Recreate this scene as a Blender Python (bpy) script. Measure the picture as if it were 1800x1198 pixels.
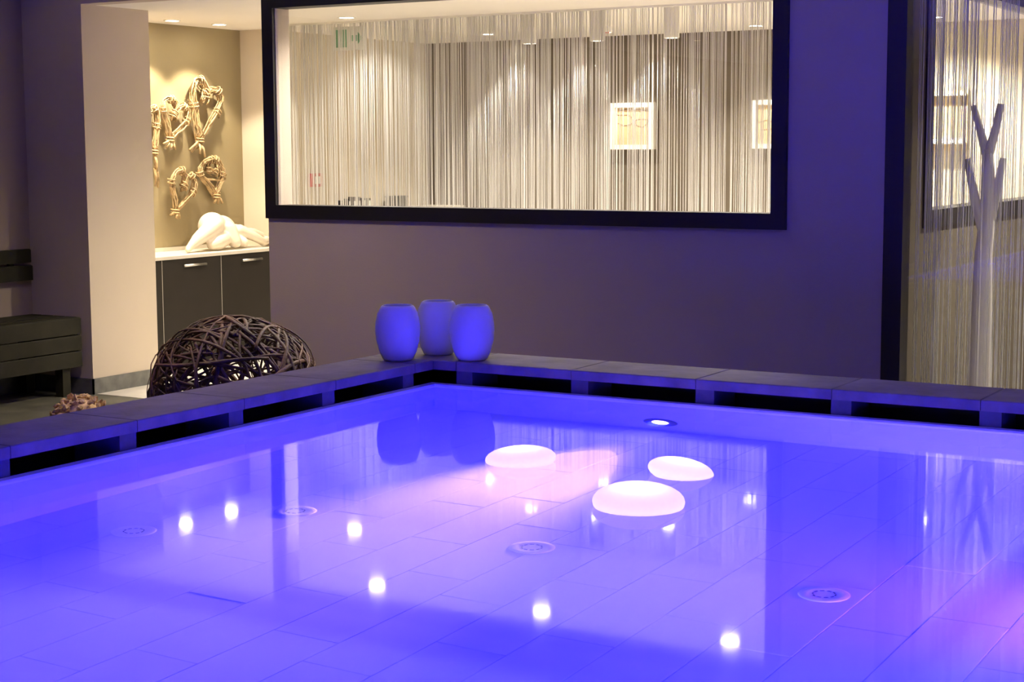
import bpy, bmesh, math, random
from mathutils import Vector, Matrix, noise as mnoise

for _o in list(bpy.data.objects):
    bpy.data.objects.remove(_o)
SC = bpy.context.scene
COL = SC.collection
R = math.radians

# ------------------------------------------------------------------ camera
EYE = Vector((0.0, 0.0, 1.49))
YAW, PITCH, ROLL = R(30.666), R(-6.634), R(-0.256)
fw = Vector((-math.sin(YAW) * math.cos(PITCH), math.cos(YAW) * math.cos(PITCH), math.sin(PITCH)))
rt = Vector((math.cos(YAW), math.sin(YAW), 0))
up = rt.cross(fw)
r2 = math.cos(ROLL) * rt + math.sin(ROLL) * up
u2 = -math.sin(ROLL) * rt + math.cos(ROLL) * up
cd = bpy.data.cameras.new('camera')
cd.sensor_width = 36.0
cd.sensor_fit = 'HORIZONTAL'
cd.lens = 2930.0 / 1800.0 * 36.0
cd.clip_start = 0.05
cam = bpy.data.objects.new('camera', cd)
COL.objects.link(cam)
mw = Matrix((r2, u2, -fw)).transposed().to_4x4()
mw.translation = EYE
cam.matrix_world = mw
SC.camera = cam

# ------------------------------------------------------------------ world, exposure, light levels
wd = bpy.data.worlds.new('world')
wd.use_nodes = True
wd.node_tree.nodes['Background'].inputs[0].default_value = (0.02, 0.018, 0.02, 1)
wd.node_tree.nodes['Background'].inputs[1].default_value = 0.3
SC.world = wd
SC.view_settings.view_transform = 'Standard'
SC.view_settings.look = 'None'
SC.view_settings.exposure = 0.0
SC.view_settings.gamma = 1.0
SC.view_settings.use_curve_mapping = False
cy = SC.cycles
cy.use_denoising = True
cy.max_bounces = 9
cy.diffuse_bounces = 5
cy.glossy_bounces = 5
cy.transmission_bounces = 8
cy.transparent_max_bounces = 24
cy.sample_clamp_indirect = 6.0
cy.blur_glossy = 0.6
cy.use_adaptive_sampling = True
cy.adaptive_threshold = 0.025

WARM = (1.0, 0.86, 0.64)
ROOMCOL = (1.0, 0.91, 0.77)
W_ROOM = 190.0       # downlights of the room behind the window
W_NICHE = 100.0      # downlights over the cabinet
W_CYL = 120.0
W_POOLROOM = 82.0    # dim downlights over the pool room
BLUE = (0.006, 0.008, 1.0)
W_BLUE = 330.0       # underwater lamps
PINK = (1.0, 0.56, 0.95)
W_PINK = 430.0

# ------------------------------------------------------------------ key dimensions (metres)
ZF = 0.02            # floor
ZW = 0.63            # water
DEPTH = 0.47
PX0, PX1, PY0, PY1 = -3.305, 0.05, 0.55, 5.02
CT, CB = 0.719, 0.685            # coping top, underside
CIX, CIY = -3.325, 5.045         # coping inner edges
COX, COY = -3.605, 5.335         # coping outer edges
YW = 7.27            # window wall
ZS = 2.335           # ceiling behind the window wall
ZC = 2.45            # pool room ceiling
XL = -7.735          # pool room wall on the bench side
XP = -2.33           # partition

# ------------------------------------------------------------------ helpers
def mat(name, col, rough=0.6, metal=0.0, noise=0.0, nscale=8.0, bump=0.0, bscale=60.0, spec=0.5, emit=None, estr=0.0, trans=0.0, dark=None, ramp=(0.3, 0.7)):
    m = bpy.data.materials.new(name)
    m.use_nodes = True
    nt = m.node_tree
    b = nt.nodes['Principled BSDF']
    b.inputs['Roughness'].default_value = rough
    b.inputs['Metallic'].default_value = metal
    b.inputs['Specular IOR Level'].default_value = spec
    c = (col[0], col[1], col[2], 1)
    b.inputs['Base Color'].default_value = c
    tc = nt.nodes.new('ShaderNodeTexCoord')
    if noise > 0 or dark:
        n = nt.nodes.new('ShaderNodeTexNoise')
        n.inputs['Scale'].default_value = nscale
        n.inputs['Detail'].default_value = 6
        nt.links.new(tc.outputs['Object'], n.inputs['Vector'])
        r = nt.nodes.new('ShaderNodeValToRGB')
        lo = dark if dark else tuple(v * (1 - noise) for v in col)
        hi = tuple(min(1, v * (1 + noise)) for v in col)
        r.color_ramp.elements[0].color = (*lo, 1)
        r.color_ramp.elements[1].color = (*hi, 1)
        r.color_ramp.elements[0].position = ramp[0]
        r.color_ramp.elements[1].position = ramp[1]
        nt.links.new(n.outputs['Fac'], r.inputs['Fac'])
        nt.links.new(r.outputs['Color'], b.inputs['Base Color'])
    if bump > 0:
        n2 = nt.nodes.new('ShaderNodeTexNoise')
        n2.inputs['Scale'].default_value = bscale
        n2.inputs['Detail'].default_value = 4
        nt.links.new(tc.outputs['Object'], n2.inputs['Vector'])
        bp = nt.nodes.new('ShaderNodeBump')
        bp.inputs['Strength'].default_value = bump
        bp.inputs['Distance'].default_value = 0.01
        nt.links.new(n2.outputs['Fac'], bp.inputs['Height'])
        nt.links.new(bp.outputs['Normal'], b.inputs['Normal'])
    if emit:
        b.inputs['Emission Color'].default_value = (*emit, 1)
        b.inputs['Emission Strength'].default_value = estr
    if trans > 0:
        t = nt.nodes.new('ShaderNodeBsdfTranslucent')
        t.inputs['Color'].default_value = c
        mx = nt.nodes.new('ShaderNodeMixShader')
        mx.inputs['Fac'].default_value = trans
        out = nt.nodes['Material Output']
        nt.links.new(b.outputs[0], mx.inputs[1])
        nt.links.new(t.outputs[0], mx.inputs[2])
        nt.links.new(mx.outputs[0], out.inputs['Surface'])
    return m

def emat(name, col, s):
    m = bpy.data.materials.new(name)
    m.use_nodes = True
    nt = m.node_tree
    nt.nodes.remove(nt.nodes['Principled BSDF'])
    e = nt.nodes.new('ShaderNodeEmission')
    e.inputs[0].default_value = (*col, 1)
    e.inputs[1].default_value = s
    nt.links.new(e.outputs[0], nt.nodes['Material Output'].inputs['Surface'])
    return m

def pane_mat(name):
    m = bpy.data.materials.new(name)
    m.use_nodes = True
    nt = m.node_tree
    nt.nodes.remove(nt.nodes['Principled BSDF'])
    tr = nt.nodes.new('ShaderNodeBsdfTransparent')
    tr.inputs[0].default_value = (0.96, 0.97, 0.96, 1)
    gl = nt.nodes.new('ShaderNodeBsdfGlossy')
    gl.inputs['Roughness'].default_value = 0.0
    fr = nt.nodes.new('ShaderNodeFresnel')
    fr.inputs['IOR'].default_value = 1.75
    mx = nt.nodes.new('ShaderNodeMixShader')
    nt.links.new(fr.outputs[0], mx.inputs[0])
    nt.links.new(tr.outputs[0], mx.inputs[1])
    nt.links.new(gl.outputs[0], mx.inputs[2])
    nt.links.new(mx.outputs[0], nt.nodes['Material Output'].inputs['Surface'])
    return m

def water_mat():
    m = bpy.data.materials.new('water')
    m.use_nodes = True
    nt = m.node_tree
    nt.nodes.remove(nt.nodes['Principled BSDF'])
    g = nt.nodes.new('ShaderNodeBsdfGlass')
    g.inputs['Color'].default_value = (1, 1, 1, 1)
    g.inputs['Roughness'].default_value = 0.045
    g.inputs['IOR'].default_value = 1.333
    nt.links.new(g.outputs[0], nt.nodes['Material Output'].inputs['Surface'])
    return m

class MB:
    """collects simple solids into one mesh"""
    def __init__(self):
        self.v, self.f, self.s = [], [], []
    def add(self, vs, fs, smooth=False):
        o = len(self.v)
        self.v += [tuple(p) for p in vs]
        self.f += [tuple(i + o for i in q) for q in fs]
        self.s += [smooth] * len(fs)
        return self
    def box(self, a, b):
        (x0, y0, z0), (x1, y1, z1) = a, b
        x0, x1 = min(x0, x1), max(x0, x1); y0, y1 = min(y0, y1), max(y0, y1); z0, z1 = min(z0, z1), max(z0, z1)
        vs = [(x0, y0, z0), (x1, y0, z0), (x1, y1, z0), (x0, y1, z0), (x0, y0, z1), (x1, y0, z1), (x1, y1, z1), (x0, y1, z1)]
        return self.add(vs, [(3, 2, 1, 0), (4, 5, 6, 7), (0, 1, 5, 4), (1, 2, 6, 5), (2, 3, 7, 6), (3, 0, 4, 7)])
    def bbox(self, a, b, c=0.004):
        """box with its top edges chamfered"""
        (x0, y0, z0), (x1, y1, z1) = a, b
        vs = []
        for (i, z) in ((0, z0), (0, z1 - c), (c, z1)):
            vs += [(x0 + i, y0 + i, z), (x1 - i, y0 + i, z), (x1 - i, y1 - i, z), (x0 + i, y1 - i, z)]
        fs = [(3, 2, 1, 0), (8, 9, 10, 11)]
        for k in (0, 4):
            for j in range(4):
                fs.append((k + j, k + (j + 1) % 4, k + 4 + (j + 1) % 4, k + 4 + j))
        return self.add(vs, fs)
    def tube(self, pts, rad, n=6, cap=True, flat=1.0, up=None):
        pts = [Vector(p) for p in pts]
        if not hasattr(rad, '__len__'):
            rad = [rad] * len(pts)
        vs, fs = [], []
        ref = up
        for i, p in enumerate(pts):
            t = (pts[min(i + 1, len(pts) - 1)] - pts[max(i - 1, 0)]).normalized()
            rr = Vector(ref) if ref is not None else Vector((0.13, 0.31, 0.94))
            if abs(t.dot(rr.normalized())) > 0.95:
                rr = Vector((1, 0.2, 0))
            a = t.cross(rr).normalized()
            b = a.cross(t).normalized()
            if ref is None:
                ref = None
            for k in range(n):
                an = 2 * math.pi * k / n
                vs.append(p + (a * math.cos(an) + b * math.sin(an) * flat) * rad[i])
        for i in range(len(pts) - 1):
            for k in range(n):
                fs.append((i * n + k, i * n + (k + 1) % n, (i + 1) * n + (k + 1) % n, (i + 1) * n + k))
        if cap:
            fs.append(tuple(reversed(range(n))))
            fs.append(tuple((len(pts) - 1) * n + k for k in range(n)))
        return self.add(vs, fs, n > 4)
    def lathe(self, prof, n=32, c=(0, 0, 0), capb=True, capt=False):
        vs, fs = [], []
        for (r, z) in prof:
            for k in range(n):
                a = 2 * math.pi * k / n
                vs.append((c[0] + r * math.cos(a), c[1] + r * math.sin(a), c[2] + z))
        for i in range(len(prof) - 1):
            for k in range(n):
                fs.append((i * n + k, i * n + (k + 1) % n, (i + 1) * n + (k + 1) % n, (i + 1) * n + k))
        if capb:
            fs.append(tuple(reversed(range(n))))
        if capt:
            fs.append(tuple((len(prof) - 1) * n + k for k in range(n)))
        return self.add(vs, fs, True)
    def mesh(self, name, m):
        me = bpy.data.meshes.new(name)
        me.from_pydata(self.v, [], self.f)
        me.polygons.foreach_set('use_smooth', self.s)
        me.materials.append(m)
        me.update()
        return me
    def build(self, name, m, parent=None):
        return obj(name, self.mesh(name, m), parent)

def obj(name, me, parent=None):
    o = bpy.data.objects.new(name, me)
    COL.objects.link(o)
    if parent is not None:
        o.parent = parent
        if parent.type == 'EMPTY' or parent.matrix_basis != Matrix():
            o.matrix_parent_inverse = Matrix.Identity(4)
    return o

def tag(o, label=None, cat=None, group=None, kind=None):
    if label: o['label'] = label
    if cat: o['category'] = cat
    if group: o['group'] = group
    if kind: o['kind'] = kind
    return o

def thing(name, loc, label, cat, group=None, rz=0.0):
    o = bpy.data.objects.new(name, None)
    o.empty_display_size = 0.05
    COL.objects.link(o)
    o.location = loc
    o.rotation_euler = (0, 0, rz)
    return tag(o, label, cat, group)

def struct(name, mb, m, label, cat):
    return tag(mb.build(name, m), label, cat, kind='structure')

def copy_tree(o, parent=None):
    c = o.copy()
    COL.objects.link(c)
    c.parent = parent
    for ch in o.children:
        copy_tree(ch, c)
    return c

def spot(name, parent, loc, power, col, ang=110, blend=0.6, rad=0.03, rot=(0, 0, 0)):
    l = bpy.data.lights.new(name, 'SPOT')
    l.energy = power
    l.color = col
    l.spot_size = R(ang)
    l.spot_blend = blend
    l.shadow_soft_size = rad
    o = bpy.data.objects.new(name, l)
    COL.objects.link(o)
    o.parent = parent
    o.location = loc
    o.rotation_euler = rot
    return o

# ------------------------------------------------------------------ materials
M = {}
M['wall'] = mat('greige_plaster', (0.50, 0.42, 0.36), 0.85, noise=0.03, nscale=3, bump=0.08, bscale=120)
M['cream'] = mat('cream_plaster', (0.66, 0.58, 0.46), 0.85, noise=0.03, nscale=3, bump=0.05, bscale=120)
M['pier'] = mat('pier_plaster', (0.52, 0.44, 0.33), 0.85, noise=0.03, nscale=3, bump=0.05, bscale=120)
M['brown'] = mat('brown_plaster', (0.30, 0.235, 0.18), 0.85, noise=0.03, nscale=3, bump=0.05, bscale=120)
M['olive'] = mat('olive_plaster', (0.30, 0.24, 0.13), 0.8, noise=0.04, nscale=4, bump=0.05, bscale=100)
M['taupe'] = mat('taupe_plaster', (0.125, 0.10, 0.072), 0.8, noise=0.04, nscale=4)
M['white'] = mat('white_ceiling_paint', (0.80, 0.76, 0.70), 0.8, noise=0.02, nscale=2)
M['darkceil'] = mat('grey_ceiling_paint', (0.80, 0.77, 0.75), 0.8, noise=0.02, nscale=2)
M['floor'] = mat('slate_floor', (0.085, 0.080, 0.058), 0.5, noise=0.35, nscale=5, bump=0.1, bscale=30)
M['skirt'] = mat('slate_skirting', (0.12, 0.12, 0.105), 0.5, noise=0.25, nscale=14)
M['frame'] = mat('black_frame', (0.012, 0.010, 0.012), 0.45, noise=0.1, nscale=20)
M['pane'] = pane_mat('window_glass')
M['string'] = mat('white_string', (0.88, 0.86, 0.84), 0.7, noise=0.04, nscale=4, trans=0.35)
M['coping'] = mat('slate_coping', (0.20, 0.16, 0.155), 0.55, noise=0.28, nscale=9, bump=0.15, bscale=50)
M['channel'] = mat('overflow_channel', (0.012, 0.010, 0.014), 0.6, noise=0.2, nscale=10)
M['block'] = mat('slate_block', (0.10, 0.10, 0.11), 0.6, noise=0.2, nscale=20)
M['pool'] = mat('white_pool_lining', (0.74, 0.74, 0.77), 0.5, noise=0.02, nscale=3)
M['tile'] = mat('white_pool_tile', (0.75, 0.74, 0.77), 0.4, noise=0.03, nscale=5)
M['grout'] = mat('pool_grout', (0.66, 0.66, 0.70), 0.8, noise=0.2, nscale=7, dark=(0.14, 0.14, 0.18), ramp=(0.36, 0.46))
M['drain'] = mat('white_plastic_nozzle', (0.85, 0.85, 0.86), 0.3, noise=0.02)
M['hole'] = mat('dark_slot', (0.03, 0.03, 0.05), 0.6, noise=0.1)
M['steel'] = mat('brushed_steel', (0.6, 0.58, 0.55), 0.3, metal=1.0, noise=0.05, nscale=40)
M['bezel'] = mat('dull_lamp_bezel', (0.10, 0.10, 0.11), 0.5, noise=0.05)
M['cab'] = mat('dark_brown_laminate', (0.022, 0.018, 0.014), 0.6, spec=0.2, noise=0.06, nscale=6)
M['edge'] = mat('pale_edge_band', (0.45, 0.42, 0.36), 0.5, noise=0.05)
M['worktop'] = mat('pale_worktop', (0.62, 0.57, 0.48), 0.35, noise=0.05, nscale=12)
M['statue'] = mat('cream_glazed_ceramic', (0.68, 0.59, 0.46), 0.35, noise=0.04, nscale=6)
M['twig'] = mat('pale_twig', (0.46, 0.32, 0.16), 0.7, noise=0.35, nscale=18, bump=0.4, bscale=90)
M['vine'] = mat('dark_vine', (0.115, 0.055, 0.035), 0.55, nscale=7, dark=(0.035, 0.018, 0.013), noise=0.9, bump=0.4, bscale=70)
M['chip'] = mat('bark_chip', (0.56, 0.38, 0.20), 0.8, nscale=22, dark=(0.24, 0.13, 0.06), noise=0.3, bump=0.5, bscale=60)
M['bench'] = mat('olive_stained_wood', (0.024, 0.022, 0.013), 0.65, spec=0.15, noise=0.18, nscale=10, bump=0.08, bscale=50)
M['vase'] = mat('frosted_white_glass', (0.90, 0.89, 0.90), 0.45, noise=0.015, nscale=6, trans=0.2)
M['tree'] = mat('white_painted_wood', (0.78, 0.74, 0.72), 0.6, noise=0.04, nscale=8)
M['picframe'] = mat('white_picture_frame', (0.88, 0.86, 0.80), 0.5, noise=0.02)
M['canvas'] = mat('ochre_paper', (0.58, 0.43, 0.24), 0.8, noise=0.15, nscale=7)
M['ink'] = mat('brown_ink', (0.24, 0.15, 0.09), 0.8, noise=0.1)
M['signgreen'] = mat('sign_green', (0.22, 0.46, 0.30), 0.5, noise=0.05)
M['signwhite'] = mat('sign_white', (0.85, 0.86, 0.82), 0.5, noise=0.03)
M['signred'] = mat('sign_red', (0.55, 0.05, 0.04), 0.5, noise=0.05)
M['black'] = mat('black_plastic', (0.02, 0.018, 0.016), 0.5, noise=0.1)
M['fix'] = mat('white_lamp_trim', (0.8, 0.78, 0.72), 0.5, noise=0.02)
M['lamp'] = emat('halogen_glow', (1.0, 0.90, 0.70), 60.0)
M['lampn'] = emat('niche_halogen_glow', (1.0, 0.90, 0.70), 80.0)
M['lampdim'] = emat('dim_halogen_glow', (1.0, 0.80, 0.55), 9.0)
M['led'] = emat('pool_lamp_glow', (1.0, 0.80, 0.95), 10.0)
M['ledblue'] = emat('blue_pool_lamp_glow', (0.1, 0.08, 1.0), 6.0)
M['water'] = water_mat()

def float_mat():
    m = mat('glowing_float_shell', (0.95, 0.88, 0.80), 0.5, noise=0.01, trans=0.7, emit=(1.0, 0.70, 0.78), estr=0.26)
    return m
M['float'] = float_mat()

# ------------------------------------------------------------------ pool room shell
struct('floor', MB().box((-8.2, -4.0, ZF - 0.10), (3.0, 12.2, ZF)), M['floor'], 'grey slate floor around the raised pool', 'floor')
struct('floor_room', MB().box((-7.93, YW + 0.02, ZF), (2.9, 11.6, ZF + 0.002)), mat('floor_paled_as_lit', (0.52, 0.48, 0.42), 0.5, noise=0.12, nscale=5), 'floor of the room behind the window, coloured paler as if brightly lit', 'floor')  # slate floor continued in a paler colour that stands in for strong light
struct('ceiling_pool', MB().box((XL - 0.3, -4.0, ZC), (3.0, YW + 0.12, ZC + 0.1)), M['darkceil'], 'pale ceiling over the pool room', 'ceiling')
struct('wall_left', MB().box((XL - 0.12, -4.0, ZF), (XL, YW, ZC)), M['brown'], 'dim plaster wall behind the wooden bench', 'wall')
struct('wall_rear', MB().box((XL, -4.0, ZF), (3.0, -3.9, ZC)), M['wall'], 'plaster wall at the near end of the pool room', 'wall')
struct('wall_right', MB().box((3.0, -4.0, ZF), (3.1, YW, ZC)), M['wall'], 'plaster wall on the far side from the bench', 'wall')

# pillar between bench and niche, with its stone skirting
PILX, PILY = -7.245, 7.84
struct('wall_pillar', MB().box((-7.95, YW, ZF), (PILX, PILY, ZS)), M['pier'], 'cream plaster pier between the bench and the cabinet niche', 'wall')
sk = MB().box((XL, YW - 0.010, ZF), (PILX + 0.010, YW, ZF + 0.095)).box((PILX, YW - 0.010, ZF), (PILX + 0.010, PILY, ZF + 0.095))
struct('baseboard_pillar', sk, M['skirt'], 'grey stone skirting at the foot of the cream pier', 'baseboard')
struct('baseboard_left', MB().box((XL, -3.9, ZF), (XL + 0.010, YW - 0.011, ZF + 0.095)), M['skirt'], 'grey stone skirting under the wooden bench', 'baseboard')

# window wall: built around the window opening; fascia over the passage
WX0, WX1 = -5.875, -2.373
GX0, GX1, GZ0, GZ1 = -5.80, -2.878, 1.16, 2.262     # opening
TH = 0.12
ww = MB()
ww.box((WX0, YW, ZF), (WX1, YW + TH, GZ0)).box((WX0, YW, GZ1), (WX1, YW + TH, ZC))
ww.box((WX0, YW, GZ0), (GX0, YW + TH, GZ1)).box((GX1, YW, GZ0), (WX1, YW + TH, GZ1))
struct('wall_window', ww, M['wall'], 'greige plaster wall holding the long window beyond the pool', 'wall')
struct('wall_fascia', MB().box((XL - 0.12, YW, ZS), (WX0, YW + TH, ZC)), M['wall'], 'plaster fascia above the passage beside the pier', 'wall')
struct('wall_fascia_right', MB().box((WX1, YW, 2.40), (3.0, YW + TH, ZC)), M['wall'], 'plaster strip above the tall glass screen', 'wall')

def window(name, label, x0, x1, z0, z1, w, y0, y1, glass_y, axis='X', top=True):
    """black frame of four bars with one pane; axis 'X' lies in the window wall, 'Y' in the partition"""
    e = bpy.data.objects.new(name, None); COL.objects.link(e); tag(e, label, 'window', kind='structure')
    def bar(a0, a1, c0, c1):
        m = MB()
        if axis == 'X':
            m.box((a0, y0, c0), (a1, y1, c1))
        else:
            m.box((y0, a0, c0), (y1, a1, c1))
        m.build('frame_bar', M['frame'], e)
    bar(x0, x1, z0, z0 + w)
    bar(x0, x1, z1 - w, z1)
    bar(x0, x0 + w, z0 + w, z1 - w)
    bar(x1 - w, x1, z0 + w, z1 - w)
    m = MB()
    if axis == 'X':
        m.add([(x0 + w, glass_y, z0 + w), (x1 - w, glass_y, z0 + w), (x1 - w, glass_y, z1 - w), (x0 + w, glass_y, z1 - w)], [(0, 1, 2, 3)])
    else:
        m.add([(glass_y, x0 + w, z0 + w), (glass_y, x1 - w, z0 + w), (glass_y, x1 - w, z1 - w), (glass_y, x0 + w, z1 - w)], [(0, 1, 2, 3)])
    m.build('pane', M['pane'], e)
    return e
window('window_1', 'long black-framed window in the wall beyond the pool', -5.878, -2.834, 1.105, 2.318, 0.074, YW - 0.022, YW + 0.10, YW + 0.02)
window('window_2', 'tall black-framed glass screen in front of the white tree', -2.373, -0.60, ZF, 2.40, 0.087, YW - 0.01, YW + 0.10, YW + 0.03)
window('window_3', 'second tall glass screen at the far end of the window wall', -0.60, 1.40, ZF, 2.40, 0.087, YW - 0.01, YW + 0.10, YW + 0.03)
struct('wall_window_end', MB().box((1.40, YW, ZF), (3.0, YW + TH, 2.40)), M['wall'], 'plaster wall past the tall glass screens', 'wall')

# ------------------------------------------------------------------ room behind the window wall
YF = 11.60
XI = -7.69
NY1 = 9.53
struct('ceiling', MB().box((-8.1, YW + TH, ZS), (3.0, YF + 0.12, ZS + 0.1)), M['white'], 'white ceiling of the lit room behind the window', 'ceiling')
struct('wall_niche', MB().box((-8.05, PILY, ZF), (-7.93, NY1, ZS)), M['olive'], 'olive plaster back of the cabinet niche', 'wall')
struct('wall_niche_end', MB().box((-8.05, NY1, ZF), (XI, NY1 + 0.12, ZS)), M['cream'], 'cream return wall at the end of the niche', 'wall')
struct('wall_inner_left', MB().box((XI - 0.12, NY1 + 0.12, ZF), (XI, YF, ZS)), M['cream'], 'cream side wall seen through the string curtain', 'wall')
struct('wall_far_end', MB().box((-4.05, YF, ZF), (3.0, YF + 0.12, ZS)), M['cream'], 'end of the far wall behind the inner window, coloured cream to look lit', 'wall')  # far wall continued in a lighter colour so this end reads bright
struct('wall_far', MB().box((-8.05, YF, ZF), (-4.05, YF + 0.12, ZS)), M['taupe'], 'taupe far wall carrying the framed drawings', 'wall')
PWY0, PWY1 = 7.695, 11.0
pw = MB()
pw.box((XP - 0.10, YW + TH, ZF), (XP, YF, 1.15)).box((XP - 0.10, YW + TH, 2.27), (XP, YF, ZS))
pw.box((XP - 0.10, YW + TH, 1.15), (XP, PWY0 + 0.05, 2.27)).box((XP - 0.10, PWY1 - 0.05, 1.15), (XP, YF, 2.27))
struct('wall_partition', pw, M['taupe'], 'partition wall behind the white tree', 'wall')
window('window_4', 'black-framed inner window in the partition behind the white tree', PWY0, PWY1, 1.104, 2.318, 0.082, XP - 0.11, XP + 0.02, XP - 0.03, axis='Y')
struct('wall_inner_right', MB().box((2.9, YW + TH, ZF), (3.0, YF, ZS)), M['taupe'], 'taupe side wall of the room with the white tree', 'wall')

# ------------------------------------------------------------------ pool
pool = MB()
t = 0.035
ztop = ZW + 0.006
zb = ZW - DEPTH
pool.box((PX0 - t, PY0 - t, zb - 0.06), (PX0, PY1 + t, ztop)).box((PX1, PY0 - t, zb - 0.06), (PX1 + t, PY1 + t, ztop))
pool.box((PX0, PY1, zb - 0.06), (PX1, PY1 + t, ztop)).box((PX0, PY0 - t, zb - 0.06), (PX1, PY0, ztop))
struct('wall_pool', pool, M['pool'], 'white lining walls of the pool under the water', 'pool wall')
pf = struct('floor_pool', MB().box((PX0, PY0, zb - 0.06), (PX1, PY1, zb - 0.006)), M['grout'], 'white tiled floor of the pool under blue light', 'pool floor')
TWX, TLY, GAP = 0.1667, 0.50, 0.0013
rnd = random.Random(4)
tile_me = MB().bbox((GAP / 2, GAP / 2, -0.006), (TWX - GAP / 2, TLY - GAP / 2, 0.0), 0.0012).mesh('tile', M['tile'])
x0 = -0.999 + TWX * 9
ix = 0
x = -0.999 - TWX * 14
while x < PX1:
    off = (0.0, 0.27, 0.12, 0.38)[ix % 4]
    y = PY0 - off
    while y < PY1:
        ya, yb = max(y, PY0), min(y + TLY, PY1)
        xa, xb = max(x, PX0), min(x + TWX, PX1)
        if yb - ya > 0.02 and xb - xa > 0.01:
            if yb - ya > TLY - 1e-4 and xb - xa > TWX - 1e-4:
                o = obj('tile', tile_me, pf)
                o.location = (x, y, zb + rnd.uniform(-0.0006, 0.0006))
            else:
                m = MB().bbox((xa + GAP / 2, ya + GAP / 2, zb - 0.006), (xb - GAP / 2, yb - GAP / 2, zb), 0.0012)
                m.build('tile', M['tile'], pf)
        y += TLY
    x += TWX
    ix += 1

struct('water', MB().add([(PX0, PY0, ZW), (PX1, PY0, ZW), (PX1, PY1, ZW), (PX0, PY1, ZW)], [(0, 1, 2, 3)]), M['water'], 'still pool water mirroring the lit window', 'water')

# overflow channel and outer body of the raised pool
IXR, IYN = PX1 + 0.02, PY0 - 0.02           # coping inner edges on the unseen sides
OXR, OYN = PX1 + 0.30, PY0 - 0.30
ch = MB()
zc0 = 0.52
ch.box((COX + 0.07, OYN + 0.07, zc0 - 0.02), (PX0 - t, COY - 0.07, zc0)).box((PX1 + t, OYN + 0.07, zc0 - 0.02), (OXR - 0.07, COY - 0.07, zc0))
ch.box((PX0 - t, PY1 + t, zc0 - 0.02), (PX1 + t, COY - 0.07, zc0)).box((PX0 - t, OYN + 0.07, zc0 - 0.02), (PX1 + t, PY0 - t, zc0))
for (a, b) in (((COX + 0.02, OYN + 0.02), (COX + 0.07, COY - 0.02)), ((OXR - 0.07, OYN + 0.02), (OXR - 0.02, COY - 0.02)), ((COX + 0.07, COY - 0.07), (OXR - 0.07, COY - 0.02)), ((COX + 0.07, OYN + 0.02), (OXR - 0.07, OYN + 0.07))):
    ch.box((*a, ZF), (*b, CB - 0.001))
struct('wall_overflow_channel', ch, M['channel'], 'dark overflow channel around the pool under the coping', 'channel')

cope = bpy.data.objects.new('pool_coping', None); COL.objects.link(cope)
tag(cope, 'slate coping slabs and support blocks around the pool rim', 'coping', kind='structure')
g = 0.0025
def slab(x0, x1, y0, y1):
    MB().bbox((x0 + g / 2, y0 + g / 2, CB), (x1 - g / 2, y1 - g / 2, CT), 0.003).build('coping_stone', M['coping'], cope)
def block(x0, x1, y0, y1):
    MB().box((x0, y0, zc0), (x1, y1, CB)).build('support_block', M['block'], cope)
SL = 0.4735
xs = [-3.228 + SL * i for i in range(0, 7)]
# back run
slab(COX, xs[0], CIY, COY)
for i in range(len(xs)):
    xe = xs[i + 1] if i + 1 < len(xs) else OXR
    slab(xs[i], xe, CIY, COY)
    block(xs[i] - 0.005, xs[i] + 0.062, CIY + 0.012, CIY + 0.19)
# left run
ys = [4.926 - SL * i for i in range(0, 10)]
slab(COX, CIX, ys[0], CIY)
for i in range(len(ys)):
    yb = ys[i + 1] if i + 1 < len(ys) else OYN
    slab(COX, CIX, yb, ys[i])
    block(CIX - 0.19, CIX - 0.012, ys[i] - 0.062, ys[i] + 0.005)
# near and right runs (outside the frame)
for i in range(7):
    slab(CIX + i * 0.4836, CIX + (i + 1) * 0.4836, OYN, IYN)
slab(IXR, OXR, OYN, IYN)
for i in range(9):
    slab(IXR, OXR, IYN + i * 0.5016, IYN + (i + 1) * 0.5016)

# floor nozzles
def nozzle(x, y, label):
    e = thing('floor_nozzle', (x, y, zb), label, 'nozzle', 'nozzles in the pool floor')
    MB().lathe([(0.058, 0.0), (0.058, 0.001), (0.054, 0.003), (0.034, 0.0035), (0.032, 0.0025), (0.020, 0.003), (0.0005, 0.003)], 36).build('flange', M['drain'], e)
    for k in range(10):
        a0 = 2 * math.pi * k / 10
        vs = []
        for da in (0.0, 0.2, 0.4):
            for rr in (0.0235, 0.0275):
                for z in (0.002, 0.0042):
                    vs.append((rr * math.cos(a0 + da), rr * math.sin(a0 + da), z))
        fs = []
        for s in (0, 4):
            fs += [(s + 1, s + 3, s + 7, s + 5), (s, s + 1, s + 5, s + 4), (s + 3, s + 2, s + 6, s + 7)]
        fs += [(0, 2, 3, 1), (8, 9, 11, 10)]
        MB().add(vs, fs).build('slot', M['hole'], e)
nozzle(-2.75, 3.49, 'round pool floor nozzle at the passage end of the row of three')
nozzle(-2.015, 3.49, 'middle one of the three round nozzles in the pool floor')
nozzle(-1.252, 3.47, 'round nozzle in the pool floor under the dark wall reflection')
nozzle(-2.975, 3.11, 'faint round nozzle in the pool floor nearest the left rim')

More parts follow.
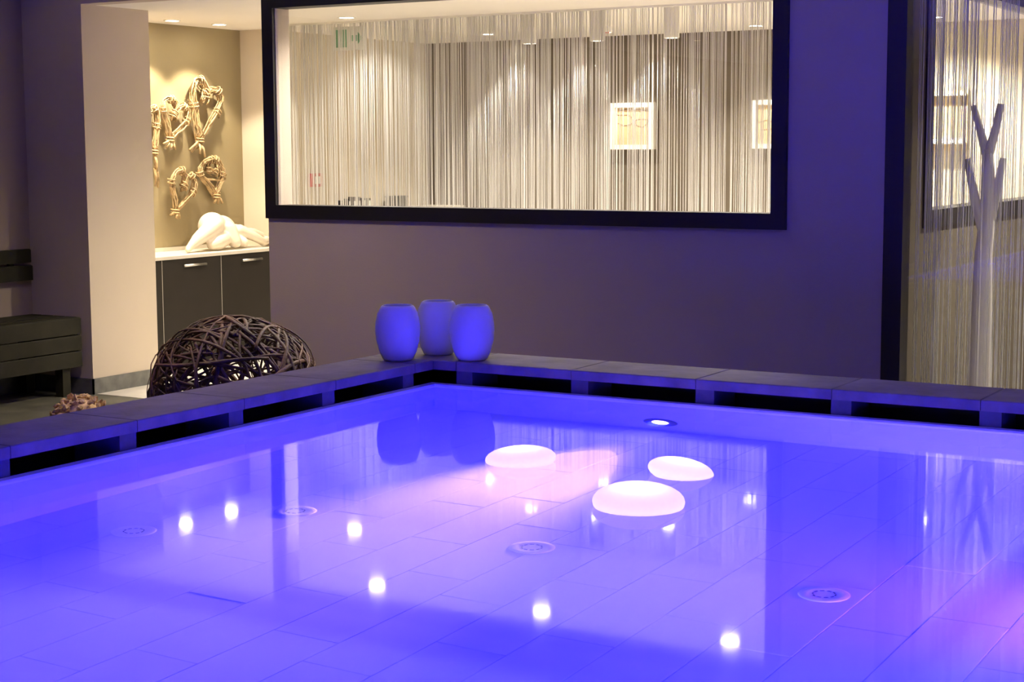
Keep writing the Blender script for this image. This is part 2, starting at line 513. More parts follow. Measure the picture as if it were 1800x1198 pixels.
# underwater lamps: steel ring, lens and the lamp's light, one with an added tint beam
def pool_lamp(loc, rz, label, light_list, lens):
    e = thing('underwater_lamp', loc, label, 'lamp', 'lamps in the pool walls', rz)
    ring = MB()
    prof = [(0.030, 0.002), (0.034, 0.008), (0.058, 0.008), (0.064, 0.001), (0.064, -0.004)]
    vs, fs = [], []
    n = 36
    for (r, d) in prof:
        for k in range(n):
            a = 2 * math.pi * k / n
            vs.append((r * math.cos(a), -d, r * math.sin(a)))
    for i in range(len(prof) - 1):
        for k in range(n):
            fs.append((i * n + k, i * n + (k + 1) % n, (i + 1) * n + (k + 1) % n, (i + 1) * n + k))
    ring.add(vs, fs, True).build('bezel', M['bezel'], e)
    vs = [(0, -0.006, 0)] + [(0.031 * math.cos(2 * math.pi * k / n), -0.003, 0.031 * math.sin(2 * math.pi * k / n)) for k in range(n)]
    MB().add(vs, [(0, 1 + k, 1 + (k + 1) % n) for k in range(n)], True).build('lens', lens, e)
    for (p, c, ang, tilt) in light_list:
        spot('pool_light', e, (0, -0.03, 0), p, c, ang, 1.0, 0.03, (R(90 + tilt), 0, R(180)))
    return e
LZ = ZW - 0.34
pool_lamp((-2.397, PY1, LZ), 0, 'lit underwater lamp in the pool wall below the long window', [(W_PINK * 1.25, PINK, 36, -6), (W_BLUE * 0.35, BLUE, 175, 0)], M['led'])
pool_lamp((PX1, 3.55, LZ), R(-90), 'underwater lamp in the pool wall just past the pink glow', [(W_PINK * 0.34, (0.95, 0.16, 0.80), 70, -28), (W_BLUE, BLUE, 175, 0)], M['led'])
pool_lamp((PX1, 1.30, LZ), R(-90), 'underwater lamp in the pool wall next to the near corner', [(W_BLUE, BLUE, 175, 0)], M['ledblue'])
pool_lamp((-0.70, PY0, LZ), R(180), 'blue underwater lamp in the near pool wall, with an added lavender beam', [(W_BLUE, BLUE, 175, 0), (W_BLUE * 3.6, (0.20, 0.15, 1.0), 44, 4)], M['ledblue'])  # narrow lavender beam is added to tint the pool's back wall
pool_lamp((-2.40, PY0, LZ), R(180), 'blue underwater lamp in the near pool wall, facing the long window', [(W_BLUE, BLUE, 175, 0)], M['ledblue'])
pool_lamp((PX0, 2.0, LZ), R(90), 'blue underwater lamp in the pool wall on the bench side', [(W_BLUE, BLUE, 175, 0)], M['ledblue'])

# ------------------------------------------------------------------ floating lights
def floating(loc, rx, label, tilt=(0, 0, 0), h=0.034, power=1.0):
    e = thing('floating_light', loc, label, 'light', 'glowing pebbles floating on the pool')
    e.rotation_euler = tilt
    prof = []
    n = 14
    for i in range(n + 1):
        a = -math.pi / 2 + math.pi * i / n
        prof.append((max(0.0008, rx * math.cos(a) ** 0.85), h * math.sin(a)))
    MB().lathe(prof, 40, capb=True, capt=True).build('shell', M['float'], e)
    MB().lathe([(rx * 0.22, -h * 1.06), (rx * 0.24, -h * 0.9)], 24, capb=True).build('base_cap', M['drain'], e)
    l = bpy.data.lights.new('float_light', 'POINT')
    l.energy = power; l.color = (1.0, 0.80, 0.56); l.shadow_soft_size = 0.012
    o = bpy.data.objects.new('float_light', l); COL.objects.link(o); o.parent = e; o.location = (0, 0, h * 0.1)
    return e
floating((-1.750, 3.545, ZW + 0.012), 0.112, 'largest glowing floating pebble light, nearest on the water', (R(3), R(2), 0), 0.040, 0.50)
floating((-2.285, 3.897, ZW + 0.010), 0.098, 'glowing floating pebble light below the reflection of the vases', (R(1), R(-3), 0), 0.032, 0.38)
floating((-1.826, 3.950, ZW + 0.010), 0.088, 'glowing floating pebble light tilted beside the underwater lamp beam', (R(-4), R(8), 0), 0.032, 0.35)

# ------------------------------------------------------------------ vases on the coping
def vase(loc, label, s=1.0):
    e = thing('vase', loc, label, 'vase', 'white vases on the pool corner')
    out = [(0.048, 0.0), (0.056, 0.006), (0.068, 0.032), (0.078, 0.070), (0.0825, 0.108), (0.081, 0.140), (0.074, 0.172), (0.064, 0.192), (0.059, 0.199), (0.054, 0.202)]
    inn = [(0.051, 0.200), (0.056, 0.188), (0.070, 0.165), (0.076, 0.108), (0.066, 0.040), (0.046, 0.008), (0.001, 0.007)]
    MB().lathe([(r * s, z * s) for r, z in out + inn], 40).build('body', M['vase'], e)
    return e
vase((-3.440, 4.985, CT), 'white frosted egg-shaped vase on the bench side of the pool corner')
vase((-3.405, 5.200, CT), 'white frosted egg-shaped vase standing behind the other two')
vase((-3.205, 5.120, CT), 'white frosted egg-shaped vase on the window side of the pool corner')

# ------------------------------------------------------------------ string curtains
def curtain(name, label, seed, x0, x1, y, zt, zb_, dens, rad, jit, sparse=None):
    rnd = random.Random(seed)
    mb = MB()
    x = x0
    left = 0
    while x < x1:
        c = mnoise.noise(Vector((x * 1.7, seed * 3.1, 0))) * 0.5 + mnoise.noise(Vector((x * 7.0, seed, 5))) * 0.6
        if left <= 0:                       # next bundle after a gap
            left = rnd.randint(2, 9)
            step = rnd.uniform(0.6, 2.6) * (1.0 + 1.3 * c) / dens * 2.3
        else:
            step = rnd.uniform(0.35, 1.05) / dens
        left -= 1
        if sparse and sparse[0] < x < sparse[1]:
            step *= 1.9
        x += max(0.0005, step)
        r = rad * rnd.uniform(0.75, 1.3)
        yy = y + rnd.uniform(-jit, jit)
        dx = rnd.gauss(0, 0.004)
        ph, am = rnd.uniform(0, 6.28), rnd.uniform(0, 0.003)
        vs = []
        L = 7
        for i in range(L):
            f = i / (L - 1)
            z = zt + (zb_ - zt) * f
            px = x + dx * f + am * math.sin(ph + f * 6)
            for k in range(3):
                a = 2.094 * k + ph
                vs.append((px + r * math.cos(a), yy + r * math.sin(a), z))
        fs = []
        for i in range(L - 1):
            for k in range(3):
                fs.append((i * 3 + k, i * 3 + (k + 1) % 3, i * 3 + 3 + (k + 1) % 3, i * 3 + 3 + k))
        mb.add(vs, fs, True)
    e = bpy.data.objects.new(name, None); COL.objects.link(e)
    tag(e, label, 'string curtain')
    o = mb.build('strings', M['string'], e)
    o['kind'] = 'stuff'
    MB().box((x0, y - 0.02, zt), (x1, y + 0.02, ZS)).build('rail', M['fix'], e)
    return e
curtain('string_curtain', 'white string curtain hanging across the room behind the long window', 3, -7.30, XP - 0.14, 9.25, ZS - 0.012, ZF + 0.02, 300, 0.0019, 0.03, (-4.80, -4.28))
curtain('string_curtain', 'white string curtain behind the tall glass screen with the tree', 8, XP + 0.02, 2.8, 7.46, ZS - 0.012, ZF + 0.02, 175, 0.0016, 0.012)

# ------------------------------------------------------------------ downlights
def downlight(x, y, z, label, power, lens, ang=100, blend=0.5, r=0.048, group='recessed ceiling downlights', lw=None, col=ROOMCOL):
    e = thing('ceiling_downlight', (x, y, z), label, 'downlight', group)
    MB().lathe([(r + 0.012, 0.0), (r + 0.010, -0.005), (r, -0.006), (r, -0.001)], 28, capb=False).build('trim_ring', M['fix'], e)
    MB().add([(r * math.cos(2 * math.pi * k / 24), r * math.sin(2 * math.pi * k / 24), -0.003) for k in range(24)], [tuple(reversed(range(24)))]).build('lens', lens, e)
    spot('downlight_beam', e, (0, 0, -0.012), power, col, ang, blend, 0.03)
    return e
for i, (x, lab) in enumerate(((-5.58, 'downlight just behind the long window, nearest the passage'), (-4.465, 'downlight just behind the middle of the long window'), (-3.335, 'downlight just behind the long window, nearest the tall glass screen'))):
    downlight(x, 7.84, ZS, lab, W_ROOM * 1.5, M['lamp'], 140, 1.0)
downlight(-6.55, 8.95, ZS, 'downlight at the upper corner of the long window beside the niche', W_ROOM * 0.5, M['lamp'], 120, 1.0)
downlight(-6.63, 10.85, ZS, 'downlight behind the string curtain, nearest the side wall', W_ROOM, M['lamp'])
downlight(-5.80, 11.15, ZS, 'downlight above the framed drawing with the loose line', W_ROOM * 0.5, M['lamp'])
downlight(-4.60, 11.15, ZS, 'downlight above the cropped framed drawing', W_ROOM * 0.6, M['lamp'])
downlight(-3.30, 11.10, ZS, 'downlight above the warm display panel', W_ROOM * 2.8, M['lamp'], 140, 1.0)
downlight(-3.0, 9.9, ZS, 'downlight behind the inner window of the partition', W_ROOM * 2.6, M['lamp'], 140, 1.0)
downlight(-7.66, 8.10, ZS, 'downlight over the cabinet hidden behind the pier', W_NICHE, M['lampn'], 95, 0.35, 0.045, 'niche downlights', col=WARM)
downlight(-7.66, 8.516, ZS, 'downlight over the cabinet, next to the pier', W_NICHE, M['lampn'], 95, 0.35, 0.045, 'niche downlights', col=WARM)
downlight(-7.64, 8.968, ZS, 'downlight over the cabinet, nearer the cream sculpture', W_NICHE, M['lampn'], 95, 0.35, 0.045, 'niche downlights', col=WARM)
downlight(-1.35, 8.75, ZS, 'downlight in the room with the white tree', W_ROOM * 2.0, M['lampdim'], 140, 1.0)
for (x, y, lab) in ((-6.40, 0.45, 'dim downlight over the aisle beside the pool'), (-6.6, -2.4, 'dim downlight at the near end of the aisle'), (-5.55, 5.9, 'dim downlight over the woven vine ball'), (-1.6, -1.8, 'dim downlight behind the viewpoint')):
    downlight(x, y, ZC, lab, W_POOLROOM, M['lampdim'], 140, 0.8, group='dim pool room downlights', col=(1.0, 0.80, 0.56))

def cyl_light(x, y, label):
    e = thing('cylinder_downlight', (x, y, ZS), label, 'downlight', 'white cylinder downlights')
    MB().lathe([(0.048, 0.0), (0.048, -0.185), (0.044, -0.19), (0.042, -0.186)], 28, capb=False).build('body', M['fix'], e)
    MB().add([(0.042 * math.cos(2 * math.pi * k / 24), 0.042 * math.sin(2 * math.pi * k / 24), -0.184) for k in range(24)], [tuple(reversed(range(24)))]).build('lens', M['lamp'], e)
    spot('cylinder_beam', e, (0, 0, -0.20), W_CYL, ROOMCOL, 90, 0.5, 0.03)
cyl_light(-5.42, 9.38, 'white cylinder downlight nearest the cream side wall')
cyl_light(-4.93, 9.38, 'middle one of the three white cylinder downlights')
cyl_light(-4.42, 9.38, 'white cylinder downlight nearest the tall glass screen')

# ------------------------------------------------------------------ bench
BX = -7.295
bn = thing('wooden_bench', (-7.50, 6.2, ZF), 'olive stained slatted wooden bench against the plaster wall', 'bench')
def bpart(name, a, b, c=0.006):
    o = (-7.50, 6.2, ZF)
    MB().bbox(tuple(a[i] - o[i] for i in range(3)), tuple(b[i] - o[i] for i in range(3)), c).build(name, M['bench'], bn)
by0, by1 = 4.6, 7.235
seat = 0.490
for i in range(4):
    xa = XL + 0.03 + i * 0.0975
    bpart('seat_slat', (xa, by0, seat - 0.035), (xa + 0.0925, by1, seat))
bpart('front_board', (BX - 0.022, by0, seat - 0.100), (BX, by1, seat - 0.001))
bpart('front_board', (BX - 0.022, by0, seat - 0.197), (BX, by1, seat - 0.107))
bpart('front_board', (BX - 0.022, by0, seat - 0.297), (BX, by1, seat - 0.204))
bpart('end_panel', (XL + 0.03, by1 - 0.030, seat - 0.297), (BX - 0.023, by1 - 0.005, seat - 0.036))
for yy in (by1 - 0.14, by0 + 0.08):
    for xx in (BX - 0.085, XL + 0.05):
        bpart('leg', (xx, yy, ZF), (xx + 0.062, yy + 0.062, seat - 0.036 if xx < -7.5 else seat - 0.204))
bpart('back_slat', (XL + 0.012, by0, 0.805), (XL + 0.042, by1, 0.888))
bpart('back_slat', (XL + 0.022, by0, 0.698), (XL + 0.052, by1, 0.790))
for yy in (by1 - 0.16, 5.9, by0 + 0.1):
    bpart('back_bracket', (XL + 0.002, yy, 0.72), (XL + 0.0215, yy + 0.04, 0.87))

# ------------------------------------------------------------------ cabinet, worktop
CX = -7.535
cb = thing('cabinet', (-7.73, 8.7, ZF), 'dark brown two-door base cabinet in the niche', 'cabinet')
def cpart(name, a, b, m, parent=None):
    o = (-7.73, 8.7, ZF)
    return MB().bbox(tuple(a[i] - o[i] for i in range(3)), tuple(b[i] - o[i] for i in range(3)), 0.002).build(name, m, parent or cb)
cpart('body', (-7.92, PILY + 0.01, ZF), (CX - 0.022, NY1 - 0.005, 0.762), M['cab'])
cpart('side_panel', (CX - 0.021, PILY + 0.02, ZF), (CX, 8.212, 0.762), M['cab'])
for (ya, yb, ha, hb) in ((8.218, 8.800, 8.41, 8.63), (8.806, 9.39, 9.01, 9.22)):
    d = cpart('door', (CX - 0.021, ya, ZF + 0.08), (CX, yb, 0.762), M['cab'])
    cpart('edge_band', (CX - 0.0205, ya - 0.0048, ZF + 0.08), (CX - 0.001, ya - 0.0004, 0.760), M['edge'], d)
    h = MB().tube([(CX + 0.018 + 7.73, ha - 8.7, 0.715 - ZF), (CX + 0.018 + 7.73, hb - 8.7, 0.715 - ZF)], 0.0085, 12)
    for q in (ha + 0.02, hb - 0.02):
        h.tube([(CX + 7.73, q - 8.7, 0.715 - ZF), (CX + 0.018 + 7.73, q - 8.7, 0.715 - ZF)], 0.005, 8)
    h.build('handle', M['steel'], d)
cpart('side_panel', (CX - 0.021, 9.396, ZF), (CX, NY1 - 0.005, 0.762), M['cab'])
wt = MB().bbox((-7.928, PILY + 0.005, 0.763), (CX + 0.012, NY1 - 0.003, 0.786), 0.002)
wt.build('worktop', M['worktop'])
tag(bpy.data.objects['worktop'], 'pale worktop under the cream sculpture in the niche', 'worktop')
MB().box((-7.928, PILY + 0.005, 0.787), (-7.915, NY1 - 0.003, 0.812)).build('upstand', M['worktop'], bpy.data.objects['worktop'])

# ------------------------------------------------------------------ sculpture: folded reclining figure, one continuous skin
def ellipsoid(bm, c, r, rot=(0, 0, 0)):
    from mathutils import Euler
    res = bmesh.ops.create_icosphere(bm, subdivisions=3, radius=1.0)
    mt = Matrix.Translation(c) @ Euler(rot).to_matrix().to_4x4() @ Matrix.Diagonal((*r, 1))
    bmesh.ops.transform(bm, matrix=mt, verts=res['verts'])
def limb(bm, pts, rads):
    for i in range(len(pts) - 1):
        a, b = Vector(pts[i]), Vector(pts[i + 1])
        n = max(2, int((b - a).length / 0.012))
        for k in range(n + 1):
            f = k / n
            res = bmesh.ops.create_icosphere(bm, subdivisions=2, radius=rads[i] * (1 - f) + rads[i + 1] * f)
            bmesh.ops.translate(bm, vec=a.lerp(b, f), verts=res['verts'])
def statue():
    bm = bmesh.new()
    # local: x towards the viewer, y along the cabinet, z up; origin on the worktop
    ellipsoid(bm, (-0.02, -0.10, 0.165), (0.085, 0.115, 0.098))                 # hips, highest
    ellipsoid(bm, (-0.03, 0.02, 0.150), (0.080, 0.120, 0.085), (R(-18), 0, 0))   # back
    ellipsoid(bm, (-0.02, 0.16, 0.105), (0.072, 0.110, 0.062), (R(-16), 0, 0))   # shoulders
    limb(bm, [(0.03, -0.13, 0.17), (0.05, -0.29, 0.105), (0.055, -0.34, 0.085)], [0.070, 0.052, 0.045])   # far thigh
    limb(bm, [(0.055, -0.33, 0.09), (0.060, -0.44, 0.030)], [0.046, 0.022])                                # shin
    limb(bm, [(0.060, -0.44, 0.026), (0.085, -0.475, 0.018)], [0.024, 0.015])                              # foot
    limb(bm, [(0.055, -0.08, 0.075), (0.075, -0.16, 0.055), (0.075, -0.22, 0.042)], [0.060, 0.056, 0.036]) # folded near leg
    limb(bm, [(0.050, 0.00, 0.14), (0.085, 0.015, 0.055)], [0.055, 0.050])                                 # near knee
    limb(bm, [(0.02, 0.12, 0.06), (0.06, 0.14, 0.040)], [0.045, 0.038])                                    # head tucked below
    limb(bm, [(0.02, 0.15, 0.125), (0.06, 0.25, 0.080), (0.075, 0.34, 0.036)], [0.045, 0.036, 0.030])      # upper arm
    limb(bm, [(0.075, 0.34, 0.034), (0.050, 0.42, 0.040), (0.01, 0.46, 0.055)], [0.031, 0.025, 0.020])     # forearm
    limb(bm, [(-0.02, 0.22, 0.105), (-0.03, 0.36, 0.095), (-0.01, 0.42, 0.075)], [0.042, 0.036, 0.028])    # other arm
    me = bpy.data.meshes.new('sculpture')
    bm.to_mesh(me); bm.free()
    tmp = bpy.data.objects.new('tmp', me); COL.objects.link(tmp)
    rm = tmp.modifiers.new('r', 'REMESH'); rm.mode = 'VOXEL'; rm.voxel_size = 0.007
    sm = tmp.modifiers.new('s', 'SMOOTH'); sm.iterations = 5; sm.factor = 0.6
    dg = bpy.context.evaluated_depsgraph_get()
    me2 = bpy.data.meshes.new_from_object(tmp.evaluated_get(dg))
    bpy.data.objects.remove(tmp)
    zmin = min(v.co.z for v in me2.vertices)
    for v in me2.vertices:
        v.co.z = max(v.co.z, 0.0) if zmin < 0 else v.co.z - zmin
    me2.polygons.foreach_set('use_smooth', [True] * len(me2.polygons))
    me2.materials.clear(); me2.materials.append(M['statue'])
    me2.name = 'sculpture'
    o = bpy.data.objects.new('sculpture', me2); COL.objects.link(o)
    o.location = (-7.72, 9.055, 0.7865)
    return tag(o, 'cream ceramic sculpture of a folded reclining figure on the worktop', 'sculpture')
statue()

# ------------------------------------------------------------------ twig hearts on the olive wall
def smooth_path(pts, n):
    """Catmull-Rom through pts"""
    P = [Vector(p) for p in pts]
    P = [P[0] * 2 - P[1]] + P + [P[-1] * 2 - P[-2]]
    out = []
    seg = len(P) - 3
    for j in range(n):
        t = j / (n - 1) * seg
        i = min(int(t), seg - 1)
        f = t - i
        a, b, c, d = P[i], P[i + 1], P[i + 2], P[i + 3]
        out.append(0.5 * ((2 * b) + (c - a) * f + (2 * a - 5 * b + 4 * c - d) * f * f + (3 * b - a - 3 * c + d) * f ** 3))
    return out
def wreath(label, left, right, tails, seed, thick=0.020, nt=10):
    rnd = random.Random(seed)
    def w(q):
        px, py = 230 + q[0] / 2.996, 80 + q[1] / 2.996
        dx = px - 348
        return Vector((0, 8.995 + 0.0059 * dx + 0.0000045 * dx * dx, 1.524 + (252 - py) * 0.003946))
    tip = w(left[0])
    e = thing('twig_heart', (-7.93, tip.y, tip.z), label, 'heart wreath', 'twig hearts on the olive wall')
    def loc(q, d=0.05):
        p = w(q); return Vector((d, p.y - tip.y, p.z - tip.z))
    for strand in (left, right):
        base = smooth_path([loc(q) for q in strand], 22)
        for k in range(nt):
            ph, tw = rnd.uniform(0, 6.28), rnd.uniform(-4, 4)
            rr = thick * rnd.uniform(0.25, 1.25)
            pts = []
            for i, p in enumerate(base):
                f = i / 21
                a = ph + tw * f
                j = Vector((rnd.gauss(0, .003), rnd.gauss(0, .003), rnd.gauss(0, .003)))
                pts.append(p + Vector((math.cos(a) * rr, math.sin(a) * rr, math.sin(a * 1.3 + 1) * rr)) + j)
            r0 = rnd.uniform(0.0035, 0.0075)
            MB().tube(pts, [r0 * (1 - 0.25 * i / 21) for i in range(22)], 6).build('twig', M['twig'], e)
        for f in (0.30, 0.62, 0.9):                      # bindings round the bundle
            i = int(f * 20)
            c, tdir = base[i], (base[i + 1] - base[i - 1]).normalized()
            a = tdir.cross(Vector((1, 0, 0))).normalized()
            b = Vector((1, 0, 0))
            ringp = [c + (a * math.cos(q) + b * math.sin(q)) * (thick + 0.008) + tdir * 0.004 * q for q in [2 * math.pi * 1.6 * s / 16 for s in range(17)]]
            MB().tube(ringp, 0.0045, 5).build('binding', M['twig'], e)
    for (a, b) in tails:
        p, q = loc(a), loc(b, 0.06 + rnd.uniform(-.02, .03))
        mid = p.lerp(q, 0.5) + Vector((0.01, 0, 0.004))
        MB().tube([p, mid, q], [0.010, 0.009, 0.0075], 6).build('tail', M['twig'], e)
    c = loc(left[0])
    MB().tube([c + Vector((math.sin(q) * 0.028, math.cos(q) * 0.028, 0.003 * q - 0.012)) for q in [2 * math.pi * 2.2 * s / 22 for s in range(23)]], 0.0055, 5).build('knot', M['twig'], e)
wreath('largest twig heart, at the top beside the cream return wall', [(362, 500), (348, 440), (342, 350), (328, 270), (345, 195), (372, 186), (392, 212), (398, 255), (380, 300)],
       [(362, 500), (405, 432), (448, 362), (480, 290), (466, 242), (432, 228), (402, 240), (384, 285)],
       [((352, 505), (296, 548)), ((352, 505), (318, 560)), ((356, 510), (340, 570)), ((362, 510), (366, 588)), ((360, 510), (352, 545))], 1, 0.025, 12)
wreath('twig heart in the upper row between the pier and the largest one', [(200, 495), (185, 430), (166, 370), (163, 325), (180, 292), (214, 290), (236, 318), (224, 362), (222, 385)],
       [(200, 495), (250, 452), (286, 410), (299, 362), (284, 328), (256, 325), (232, 350), (222, 385)],
       [((200, 500), (156, 518)), ((200, 505), (172, 535)), ((202, 505), (190, 545)), ((204, 505), (214, 548)), ((206, 500), (224, 530))], 2)
wreath('long twig heart half hidden behind the cream pier', [(108, 560), (80, 500), (52, 430), (38, 370), (50, 335), (74, 330), (84, 370)],
       [(108, 560), (118, 500), (128, 420), (127, 360), (108, 336), (92, 338), (84, 372)],
       [((110, 560), (108, 640)), ((108, 560), (100, 660)), ((112, 560), (116, 700)), ((112, 600), (118, 742)), ((110, 640), (104, 735)), ((112, 640), (130, 720))], 3)
wreath('lower twig heart beneath the second largest, left of the rounded one', [(218, 870), (212, 800), (202, 728), (216, 682), (248, 656), (278, 680), (274, 725), (266, 755)],
       [(218, 870), (262, 832), (310, 782), (328, 724), (318, 692), (290, 690), (272, 720), (266, 755)],
       [((218, 872), (192, 888)), ((220, 875), (208, 905)), ((222, 875), (228, 908)), ((222, 872), (240, 905))], 4, 0.018)
wreath('small rounded twig heart just above the cream sculpture', [(440, 800), (408, 745), (368, 700), (360, 655), (385, 618), (425, 602), (448, 620), (440, 660), (425, 665)],
       [(440, 800), (452, 750), (474, 700), (472, 640), (448, 606), (420, 604), (400, 640), (425, 672)],
       [((440, 800), (428, 836)), ((442, 800), (442, 840)), ((444, 800), (458, 836)), ((372, 706), (470, 716)), ((462, 740), (484, 655))], 5, 0.018)

# ------------------------------------------------------------------ woven vine ball
def vine_ball(loc, rad, label, n=230, seed=11):
    rnd = random.Random(seed)
    e = thing('vine_ball', loc, label, 'woven ball')
    for k in range(n):
        ax = Vector((rnd.gauss(0, 1), rnd.gauss(0, 1), rnd.gauss(0, 0.9))).normalized()
        u = ax.orthogonal().normalized(); v = ax.cross(u)
        a0 = rnd.uniform(0, 6.28); span = rnd.uniform(1.2, 3.6)
        off = rnd.uniform(-0.55, 0.55)
        lay = rnd.uniform(0.90, 1.0)
        pts = []
        N = 16
        wob, wp = rnd.uniform(0.02, 0.12), rnd.uniform(0, 6.28)
        for i in range(N):
            a = a0 + span * i / (N - 1)
            d = (u * math.cos(a) + v * math.sin(a)) * math.sqrt(1 - off * off) + ax * (off + wob * math.sin(wp + a * 2.3))
            d.normalize()
            lift = lay + 0.02 * math.sin(a * 5 + wp)
            pts.append(Vector((d.x * rad[0], d.y * rad[1], d.z * rad[2])) * lift + Vector((0, 0, rad[2])))
        w = rnd.choice((0.004, 0.005, 0.006, 0.008, 0.010, 0.013))
        mb = MB()
        vs, fs = [], []
        for i, p in enumerate(pts):
            t = (pts[min(i + 1, N - 1)] - pts[max(i - 1, 0)]).normalized()
            nrm = (p - Vector((0, 0, rad[2]))).normalized()
            s = t.cross(nrm).normalized()
            ww_ = w * (1 - 0.35 * abs(2 * i / (N - 1) - 1) ** 2)
            th = w * 0.45
            for (cs, cn) in ((-1, 0), (-0.5, 1), (0.5, 1), (1, 0), (0, -1)):
                q = p + s * ww_ * cs + nrm * th * cn
                q.z = max(q.z, 0.001)
                vs.append(q)
        for i in range(N - 1):
            for j in range(5):
                fs.append((i * 5 + j, i * 5 + (j + 1) % 5, i * 5 + 5 + (j + 1) % 5, i * 5 + 5 + j))
        fs += [(4, 3, 2, 1, 0), tuple((N - 1) * 5 + j for j in range(5))]
        mb.add(vs, fs, True).build('vine', M['vine'], e)
    return e
vine_ball((-4.985, 5.90, ZF), (0.40, 0.40, 0.357), 'big dark woven vine ball on the floor behind the pool rim')

# ------------------------------------------------------------------ ball of bark chips
def chip_ball(loc, r, label, seed=5):
    rnd = random.Random(seed)
    e = thing('bark_ball', loc, label, 'decorative ball')
    MB().lathe([(max(0.001, r * 0.86 * math.sin(math.pi * i / 10)), r - r * 0.86 * math.cos(math.pi * i / 10)) for i in range(11)], 18, capb=True).build('core', M['chip'], e)
    meshes = []
    for k in range(6):
        bm = bmesh.new()
        bmesh.ops.create_icosphere(bm, subdivisions=1, radius=1.0)
        s = Vector((rnd.uniform(.018, .028), rnd.uniform(.012, .018), rnd.uniform(.009, .014)))
        for v in bm.verts:
            v.co = Vector((v.co.x * s.x, v.co.y * s.y, v.co.z * s.z)) * rnd.uniform(0.72, 1.25)
        me = bpy.data.meshes.new('bark_chip'); bm.to_mesh(me); bm.free()
        me.materials.append(M['chip']); meshes.append(me)
    n = 130
    for k in range(n):
        z = 1 - 2 * (k + 0.5) / n
        a = k * 2.39996
        d = Vector((math.sqrt(1 - z * z) * math.cos(a), math.sqrt(1 - z * z) * math.sin(a), z))
        o = obj('bark_chip', meshes[k % 6], e)
        p = d * r * rnd.uniform(0.88, 1.0) + Vector((0, 0, r))
        p.z = max(p.z, 0.016)
        o.location = p
        o.rotation_euler = (rnd.uniform(-1, 1), rnd.uniform(-1, 1), rnd.uniform(0, 6.28))
    return e
chip_ball((-5.84, 5.765, ZF), 0.15, 'small ball of brown bark chips on the floor between bench and pool')

# ------------------------------------------------------------------ white tree
def tree():
    e = thing('white_tree', (-2.055, 7.75, ZF), 'white painted stylised tree with four cut branches behind the glass screen', 'tree sculpture')
    def seg(name, pts, rads, parent=e, n=12):
        return MB().tube([(p[0] + 2.055, p[1] - 7.75, p[2] - ZF) for p in pts], rads, n, up=(0, 1, 0)).build(name, M['tree'], parent)
    seg('trunk', [(-2.055, 7.75, ZF), (-2.056, 7.75, 0.36), (-2.055, 7.75, 0.98), (-2.040, 7.75, 1.19), (-2.045, 7.75, 1.37), (-2.048, 7.75, 1.47)], [0.066, 0.057, 0.042, 0.036, 0.031, 0.027])
    seg('branch', [(-2.048, 7.75, 1.43), (-2.088, 7.755, 1.56), (-2.122, 7.76, 1.670)], [0.024, 0.018, 0.0145])
    seg('branch', [(-2.048, 7.75, 1.43), (-2.012, 7.745, 1.57), (-1.992, 7.74, 1.675)], [0.024, 0.019, 0.0165])
    seg('branch', [(-2.052, 7.75, 1.08), (-2.100, 7.74, 1.25), (-2.137, 7.735, 1.427)], [0.030, 0.022, 0.0165])
    seg('branch', [(-2.045, 7.75, 1.08), (-2.010, 7.76, 1.25), (-1.980, 7.765, 1.429)], [0.030, 0.022, 0.0165])
tree()

# ------------------------------------------------------------------ framed drawings on the far wall
def picture(x0, x1, z0, z1, label, curves):
    e = thing('framed_drawing', ((x0 + x1) / 2, YF, z0), label, 'picture', 'drawings on the taupe wall')
    w, h = x1 - x0, z1 - z0
    bw, d = 0.035, 0.055
    for (a, b) in (((-w / 2, -d, 0), (w / 2, 0, bw)), ((-w / 2, -d, h - bw), (w / 2, 0, h)), ((-w / 2, -d, bw), (-w / 2 + bw, 0, h - bw)), ((w / 2 - bw, -d, bw), (w / 2, 0, h - bw))):
        MB().box(a, b).build('frame_bar', M['picframe'], e)
    s = MB().box((-w / 2 + bw, -0.03, bw), (w / 2 - bw, -0.002, h - bw)).build('sheet', M['canvas'], e)
    for c in curves:
        pts = smooth_path([(-w / 2 + bw + q[0] * (w - 2 * bw), -0.031, bw + q[1] * (h - 2 * bw)) for q in c], 24)
        MB().tube(pts, 0.0032, 5).build('drawn_line', M['ink'], s)
picture(-5.953, -5.590, 1.468, 1.822, 'white-framed ochre drawing with a loose looping line', [
    [(0.02, 0.80), (0.2, 0.80), (0.40, 0.78), (0.52, 0.62), (0.64, 0.50), (0.80, 0.48), (0.95, 0.62)],
    [(0.05, 0.58), (0.25, 0.52), (0.42, 0.55), (0.60, 0.66), (0.80, 0.68), (0.96, 0.64)],
    [(0.10, 0.92), (0.45, 0.96), (0.9, 0.90)]])
picture(-4.790, -4.430, 1.470, 1.824, 'white-framed ochre drawing cut off by the window frame', [
    [(0.05, 0.55), (0.3, 0.6), (0.6, 0.5), (0.95, 0.58)], [(0.1, 0.35), (0.5, 0.38), (0.9, 0.3)]])

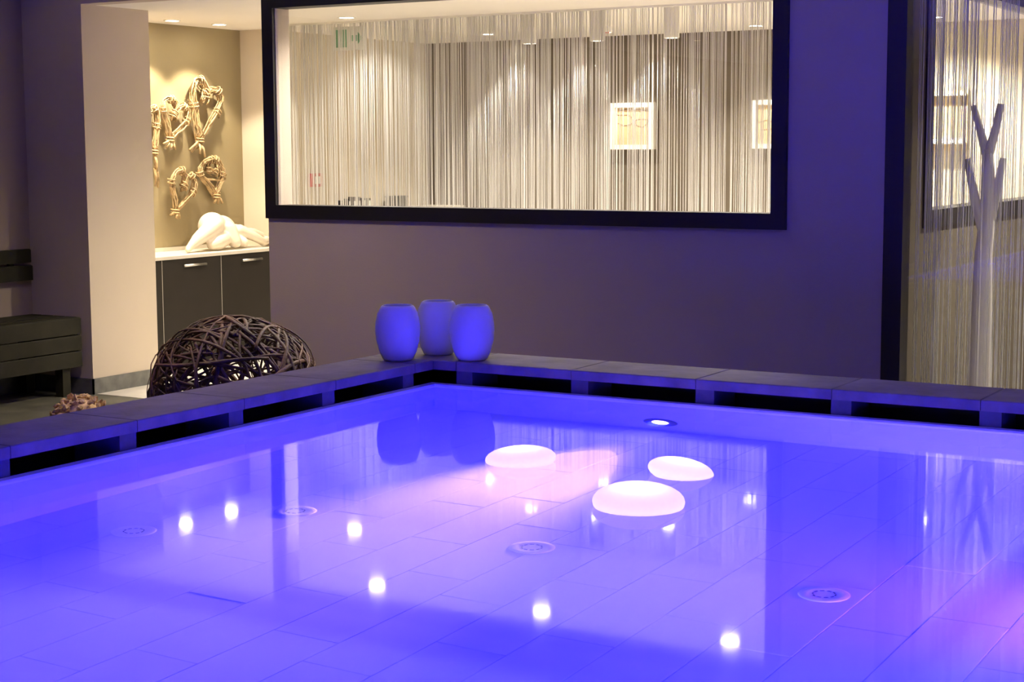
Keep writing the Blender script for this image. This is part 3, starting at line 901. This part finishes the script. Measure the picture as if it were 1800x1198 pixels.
# ------------------------------------------------------------------ small things in the room behind the window
# hanging exit sign (white panel with a green pictogram)
ex = thing('exit_sign', (-6.87, 9.42, 2.155), 'white and green exit sign hanging behind the string curtain', 'sign')
MB().box((-0.13, -0.008, 0), (0.13, 0.008, 0.16)).build('panel', M['signwhite'], ex)
for (a, b) in (((-0.11, 0.02), (-0.02, 0.14)), ((0.02, 0.06), (0.08, 0.10))):
    MB().box((a[0], -0.010, a[1]), (b[0], -0.0082, b[1])).build('green_field', M['signgreen'], ex)
MB().add([(0.075, -0.010, 0.04), (0.115, -0.010, 0.08), (0.075, -0.010, 0.12), (0.075, -0.0082, 0.04), (0.115, -0.0082, 0.08), (0.075, -0.0082, 0.12)], [(0, 1, 2), (5, 4, 3), (0, 3, 4, 1), (1, 4, 5, 2), (2, 5, 3, 0)]).build('green_arrow', M['signgreen'], ex)
MB().box((-0.10, -0.004, 0.16), (-0.09, 0.004, 0.18)).box((0.09, -0.004, 0.16), (0.10, 0.004, 0.18)).build('hanger', M['steel'], ex)
# red call point on the side wall
cp = thing('call_point', (XI, 10.067, 1.20), 'small red and white call point on the cream side wall', 'call point')
MB().box((0, -0.065, 0), (0.03, 0.065, 0.10)).build('housing', M['signred'], cp)
MB().box((0.0302, -0.035, 0.022), (0.033, 0.035, 0.078)).build('plate', M['signwhite'], cp)
# sideboard along the side wall with small dark things on it
sb = thing('sideboard', (-7.47, 10.8, ZF), 'low taupe sideboard against the cream side wall', 'sideboard')
MB().bbox((-0.185, -0.75, 0.0), (0.15, 0.75, 0.97)).build('body', M['taupe'], sb)
MB().bbox((-0.19, -0.77, 0.971), (0.17, 0.77, 1.0)).build('top', M['worktop'], sb)
rnd = random.Random(2)
titles = ['dark booklet at the passage end of the sideboard row', 'second dark booklet from the passage end of the sideboard row', 'middle one of the five dark booklets on the sideboard', 'fourth dark booklet from the passage end of the sideboard row', 'last dark booklet of the sideboard row, nearest the card box']
for k in range(5):
    bk = thing('booklet', (-7.60, 10.32 + k * 0.065, ZF + 1.0), titles[k], 'booklet', 'booklets on the sideboard')
    MB().box((-0.05, -0.012, 0), (0.05, 0.012, 0.07 + 0.012 * (k % 3))).build('cover', M['black'], bk)
    MB().box((-0.048, -0.009, 0.003), (0.0508, 0.009, 0.066)).build('pages', M['signwhite'], bk)
bx = thing('card_box', (-7.60, 11.02, ZF + 1.0), 'black card box on the sideboard near the far wall', 'box')
MB().box((-0.05, -0.08, 0), (0.05, 0.08, 0.075)).build('body', M['black'], bx)
MB().box((-0.054, -0.084, 0.0752), (0.054, 0.084, 0.088)).build('lid', M['black'], bx)
# smoke detector
sd = thing('smoke_detector', (-5.55, 10.7, ZS), 'round smoke detector on the white ceiling', 'smoke detector')
MB().lathe([(0.055, 0), (0.055, -0.018), (0.040, -0.035), (0.001, -0.036)], 28, capb=False).build('housing', M['fix'], sd)
MB().lathe([(0.018, -0.0365), (0.016, -0.044), (0.001, -0.045)], 16, capb=False).build('sensor', M['signred'], sd)

# glass display shelves with small lights on the far wall, seen through the inner window
ds = thing('display_shelf', (-3.36, YF, 1.45), 'warm display panel with two rows of small lights on the far wall', 'display')
MB().box((-0.16, -0.03, 0.0), (0.16, 0.0, 0.42)).build('back_panel', M['canvas'], ds)
for zz, n in ((0.06, 5), (0.39, 4)):
    MB().box((-0.16, -0.09, zz - 0.012), (0.16, -0.031, zz - 0.004)).build('shelf', M['fix'], ds)
    for k in range(n):
        c = (-0.12 + 0.24 * k / (n - 1), -0.06, zz)
        MB().lathe([(0.010, -0.003), (0.012, 0.008), (0.007, 0.020), (0.001, 0.022)], 10, c).build('light_bulb', M['lamp'], ds)
